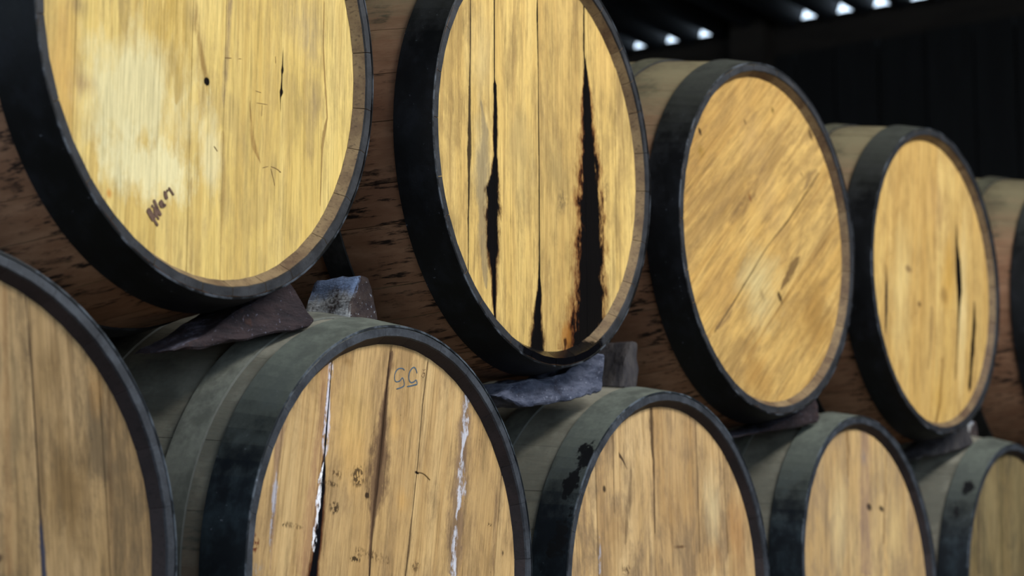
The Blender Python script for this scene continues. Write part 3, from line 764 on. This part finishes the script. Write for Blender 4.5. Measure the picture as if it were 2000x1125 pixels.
U_HOOPS = [(-0.0008, 0.055), (0.155, 0.19), (0.275, 0.315), (0.565, 0.605), (0.69, 0.725), (0.825, 0.8808)]
L_HOOPS = [(-0.0008, 0.055), (0.135, 0.17), (0.27, 0.31), (0.57, 0.61), (0.71, 0.745), (0.825, 0.8808)]
L2_HOOPS = [(-0.0008, 0.055), (0.080, 0.120), (0.26, 0.30), (0.58, 0.62), (0.76, 0.80), (0.825, 0.8808)]
#        x       z        y        rim     a        b       bilge  board angle, joints, hoops
SPEC = {
 'U1': (-0.6919, 0.0077, -0.0007, 0.2991, -0.0513, 0.0126, 0.344, 1.0, [-0.2212, -0.155, -0.0885, -0.0347, 0.0230, 0.1275, 0.2108], U_HOOPS),
 'U2': (0.0000, 0.0000, 0.0031, 0.2994, -0.0376, 0.0104, 0.331, 1.7, [-0.1913, -0.1271, -0.0099, 0.1253, 0.215], U_HOOPS),
 'U3': (0.6966, -0.0112, 0.0064, 0.2993, 0.0459, 0.0143, 0.346, -48.0, [-0.19, -0.0895, 0.0180, 0.1110, 0.2050], U_HOOPS),
 'U4': (1.3886, 0.0088, -0.0084, 0.3023, 0.0336, 0.0146, 0.345, -5.0, [-0.1880, -0.0782, 0.0132, 0.1041, 0.190], U_HOOPS),
 'U5': (2.16, 0.03, -0.04, 0.300, 0.0, 0.01, 0.352, 3.0, [-0.19, -0.08, 0.01, 0.11, 0.2], U_HOOPS),
 'L1': (-1.0620, -0.5815, -0.0075, 0.3027, 0.034, -0.0378, 0.3325, 5.0, [-0.21, -0.11, 0.005, 0.1293, 0.2187], L_HOOPS),
 'L2': (-0.3481, -0.5856, -0.0057, 0.3012, -0.0278, 0.0052, 0.3487, -7.3, [-0.2402, -0.1653, -0.0485, 0.0263, 0.1308, 0.2266], L2_HOOPS),
 'L3': (0.3535, -0.6027, 0.0068, 0.2997, 0.0219, 0.0072, 0.3325, 3.4, [-0.1918, -0.1480, -0.0336, 0.0996, 0.1911], L_HOOPS),
 'L4': (1.0835, -0.5765, 0.0092, 0.2953, 0.0001, -0.0392, 0.3383, -7.0, [-0.1948, -0.0716, 0.0220, 0.0932, 0.1800], L_HOOPS),
 'L5': (1.7937, -0.5844, -0.0033, 0.3000, -0.0045, 0.0142, 0.354, 0.0, [-0.1950, -0.0736, 0.0322, 0.1300, 0.2100], L_HOOPS),
}
#        main oak,        second oak,      grain/darker,    grime
PAL = {
 'U1': ((216, 190, 122), (208, 178, 104), (180, 148, 84), (162, 138, 92)),
 'U2': ((216, 186, 118), (206, 172, 102), (166, 134, 82), (134, 110, 72)),
 'U3': ((204, 168, 102), (190, 150, 84), (156, 118, 66), (134, 106, 68)),
 'U4': ((216, 184, 118), (202, 166, 98), (178, 138, 78), (150, 116, 70)),
 'U5': ((210, 176, 110), (200, 160, 90), (168, 124, 64), (146, 112, 68)),
 'L1': ((156, 130, 94), (142, 116, 80), (106, 84, 58), (88, 74, 56)),
 'L2': ((196, 166, 118), (186, 152, 102), (158, 124, 80), (128, 103, 74)),
 'L3': ((200, 170, 124), (184, 150, 102), (152, 118, 78), (126, 104, 80)),
 'L4': ((206, 176, 126), (192, 156, 104), (150, 122, 86), (140, 118, 92)),
 'L5': ((144, 126, 90), (132, 112, 76), (102, 86, 58), (84, 76, 58)),
}
LABEL = {
 'U1': 'large upper barrel at far left with pale scribbled head and small knot hole',
 'U2': 'upper barrel whose head has thick black leak stains running down its seams',
 'U3': 'upper barrel with head boards set diagonally, between black-stained and cracked heads',
 'U4': 'upper barrel with two short black cracks in right side of its head',
 'U5': 'upper barrel cut off by the right edge, only its hooped side showing',
 'L1': 'lower barrel at bottom left corner with dull grey-brown weathered head',
 'L2': 'lower barrel with upside-down 55 and white mould streaks on its head',
 'L3': 'lower barrel beneath the black-stained one, dark smear hanging from its top seam',
 'L4': 'lower barrel with two small dark spots side by side on pale head',
 'L5': 'lower barrel at bottom right corner with dim greenish head cut by the edge',
}
stave_up = stave_mat('reddish oak staves', ((142, 108, 84), (120, 86, 64), (104, 72, 54)), (30, 21, 17), (116, 111, 86), 0.12, 0.8, 0.85, 2.0)
stave_lo = stave_mat('dusty oak staves', ((112, 94, 78), (94, 76, 62), (78, 62, 52)), (36, 28, 24), (128, 126, 114), -0.45, 0.5, 0.92, 7.0)
back_wood = plain_mat('plain oak back head', (120, 92, 60), (96, 72, 46), 6.0)
ROOTS = {}
DIRT = {'U1': 0.35, 'U2': 0.45, 'U3': 0.5, 'U4': 0.4, 'U5': 0.4, 'L1': 0.8, 'L2': 0.55, 'L3': 0.8, 'L4': 0.75, 'L5': 0.7}
for i, key in enumerate(SPEC):
    upper = key[0] == 'U'
    wet = (0.045, -0.288, 0.13) if key == 'U2' else None
    seed = 3.1 * i + 1.0
    stains = []
    if key == 'L3': stains = [(-0.235, 0.006, 0.205, 0.022), (-0.268, 0.020, 0.14, 0.018), (-0.293, 0.020, 0.07, 0.03)]
    if key == 'L5': stains = [(-0.235, 0.02, 0.205, 0.02), (-0.27, 0.03, 0.15, 0.018)]
    if upper:
        hoop = hoop_mat('black iron hoop ' + key, (6, 7, 9), (20, 22, 27), (78, 80, 74), 0.25, 1.0, 0.8, seed, stains)
        hoop2 = hoop_mat('dusty inner hoop ' + key, (22, 22, 23), (46, 46, 46), (96, 94, 78), 0.25, 0.9, 0.9, seed + 4)
        end = chime_end_mat('dark chime end ' + key, (22, 23, 27), (46, 47, 51), seed, wet)
        inner = inner_mat('brown chime inside ' + key, (78, 58, 44), (132, 112, 82), seed, wet)
    else:
        hoop = hoop_mat('dusty iron hoop ' + key, (10, 15, 20), (32, 42, 48), (110, 115, 106), 0.25, 1.0, 0.9, seed, stains)
        hoop2 = hoop_mat('dusty inner hoop ' + key, (34, 37, 40), (62, 64, 66), (116, 117, 108), -0.35, 0.5, 0.9, seed + 4)
        end = chime_end_mat('grey chime end ' + key, (29, 32, 38), (58, 62, 69), seed)
        inner = inner_mat('stained chime inside ' + key, (26, 22, 25), (44, 36, 37), seed)
    mats = {'hoop2': hoop2, 'stave': stave_up if upper else stave_lo, 'hoop': hoop, 'end': end, 'inner': inner, 'back': back_wood,
            'head': head_mat('oak head ' + key, SPEC[key][7], PAL[key], FEATS.get(key, []), seed, DIRT[key])}
    ROOTS[key] = build_barrel(key, SPEC[key], mats, LABEL[key], 11 + i)

def board_at(key, u):
    for u0, u1, o in ROOTS[key][1]:
        if u0 <= u <= u1: return o
    return ROOTS[key][1][0][2]
ink = plain_mat('blue-grey ink', (58, 70, 84), (84, 96, 104), 300.0)
pencil = plain_mat('faint brown pencil', (128, 100, 70), (150, 120, 84), 300.0)
burnt = plain_mat('dark brown ink', (72, 52, 44), (104, 80, 66), 250.0)
scr_m = plain_mat('dark scratch', (104, 80, 46), (134, 104, 62), 300.0)
o = ribbon('handwritten_number', NUMBER_55, ink, board_at('L2', 0.0)); o['label'] = 'blue-grey handwritten number 55, upside down'
ribbon('pencil_mark', SMALL_MARK, pencil, board_at('L2', 0.0))
o = ribbon('scribbled_mark', SCRIBBLE, burnt, board_at('U1', -0.1)); o['label'] = 'dark brown slanted scribble'
for path in SCRATCHES:
    ribbon('scratch', [path], scr_m, board_at('U1', path[0][0]))
ribbon('knot_crack', KNOT_TAIL, scr_m, board_at('L2', 0.05))

# ------------------------------------------------------------------ chocks between the rows
def chock(name, outline, y0, y1, mat_, seed, rough=0.004, label='', cat='wedge', group=None, shear=0.0, ypts=None):
    """a hewn wooden wedge: outline in x-z, cut from y0 to y1, its faces broken up by noise"""
    cx = sum(p[0] for p in outline) / len(outline); zmin = min(p[1] for p in outline)
    bm = bmesh.new()
    fr = [bm.verts.new((p[0] - cx, y0, p[1] - zmin)) for p in outline]
    bk = [bm.verts.new((p[0] - cx + shear, y1, p[1] - zmin)) for p in outline]
    n = len(outline)
    bm.faces.new(fr); bm.faces.new(bk[::-1])
    for i in range(n):
        bm.faces.new((fr[i], bk[i], bk[(i + 1) % n], fr[(i + 1) % n]))
    bmesh.ops.recalc_face_normals(bm, faces=bm.faces)
    bmesh.ops.bevel(bm, geom=list(bm.edges), offset=0.0025, segments=1, affect='EDGES', clamp_overlap=True)
    bmesh.ops.triangulate(bm, faces=bm.faces)
    for _ in range(3):
        long_e = [e for e in bm.edges if e.calc_length() > 0.011]
        if not long_e: break
        bmesh.ops.subdivide_edges(bm, edges=long_e, cuts=1)
        bmesh.ops.triangulate(bm, faces=bm.faces)
    from mathutils import noise as mn
    for v in bm.verts:
        q = v.co * 26.0 + Vector((seed, seed * 2, 0))
        d = Vector((mn.noise(q), mn.noise(q + Vector((7, 3, 1))), mn.noise(q + Vector((2, 9, 5)))))
        q2 = v.co * 90.0 + Vector((seed, 0, seed))
        d2 = Vector((mn.noise(q2), mn.noise(q2 + Vector((7, 3, 1))), mn.noise(q2 + Vector((2, 9, 5)))))
        v.co += d * rough + d2 * rough * 0.4
    me = bpy.data.meshes.new(name); bm.to_mesh(me); bm.free()
    me.materials.append(mat_)
    me.polygons.foreach_set('use_smooth', [True] * len(me.polygons))
    try: me.set_sharp_from_angle(angle=math.radians(40))
    except Exception: pass
    ob = bpy.data.objects.new(name, me); COL.objects.link(ob)
    ob.location = (cx, 0, zmin)
    return tag(ob, label, cat, group)

purple = chock_mat('dark purple-brown chock', (33, 27, 31), (50, 39, 41), (64, 42, 36), (112, 112, 128), 0.75, 1.4, 1.0, 0.6, 0)
bluish = chock_mat('weathered blue-grey chock', (38, 44, 60), (80, 84, 100), (34, 29, 35), (128, 132, 148), 0.5, 1.3, 5.0, 0.8, 0)
limed = chock_mat('limed block', (46, 38, 40), (66, 55, 52), (36, 28, 33), (196, 204, 220), 0.35, 0.8, 9.0, 0.5, 1, -0.6)
dusk = chock_mat('dark dusty chock', (44, 42, 46), (66, 62, 62), (50, 42, 40), (92, 90, 96), 0.8, 1.5, 3.0, 0.5, 2)

chock('wooden_wedge', [(-0.706, -0.352), (-0.600, -0.327), (-0.472, -0.296), (-0.462, -0.288), (-0.512, -0.243), (-0.560, -0.272), (-0.625, -0.308)], 0.046, 0.115, purple, 1.0, 0.004,
      'dark purple-brown wooden wedge under the scribbled far-left upper barrel', 'wedge', 'wedges between the barrel rows')
chock('wooden_wedge', [(-0.067, -0.347), (-0.03, -0.352), (0.024, -0.351), (0.12, -0.333), (0.207, -0.312), (0.214, -0.300), (0.212, -0.258), (0.190, -0.256), (0.105, -0.299), (-0.02, -0.322)], 0.046, 0.115, bluish, 5.0, 0.006,
      'rough blue-grey wooden wedge under the black-stained barrel', 'wedge', 'wedges between the barrel rows')
chock('wooden_wedge', [(0.640, -0.348), (0.772, -0.330), (0.945, -0.302), (0.950, -0.292), (0.928, -0.255), (0.86, -0.292), (0.74, -0.330)], 0.046, 0.115, purple, 9.0, 0.004,
      'dark wooden wedge under the barrel with diagonal head boards', 'wedge', 'wedges between the barrel rows')
chock('wooden_wedge', [(1.378, -0.340), (1.549, -0.316), (1.672, -0.296), (1.680, -0.288), (1.655, -0.245), (1.58, -0.276), (1.46, -0.318)], 0.046, 0.115, dusk, 13.0, 0.004,
      'dark wooden wedge under the upper barrel with cracked head', 'wedge', 'wedges between the barrel rows')
chock('wooden_block', [(-0.331, -0.270), (-0.324, -0.240), (-0.306, -0.207), (-0.288, -0.206), (-0.276, -0.235), (-0.268, -0.272)], 0.10, 0.178, limed, 17.0, 0.005,
      'wooden block crusted white and blue with lime on lower barrel numbered 55', 'block', 'blocks between the barrel rows', 0.0)
chock('wooden_block', [(0.352, -0.290), (0.368, -0.250), (0.386, -0.214), (0.402, -0.213), (0.404, -0.250), (0.400, -0.294)], 0.10, 0.20, dusk, 23.0, 0.004,
      'dark dusty wooden block wedged left of the barrel with diagonal boards', 'block', 'blocks between the barrel rows')
chock('wooden_block', [(1.775, -0.272), (1.782, -0.25), (1.796, -0.232), (1.815, -0.23), (1.822, -0.25), (1.825, -0.272)], 0.09, 0.14, limed, 29.0, 0.004,
      'small pale block on top of the dim barrel in bottom right corner', 'block', 'blocks between the barrel rows')
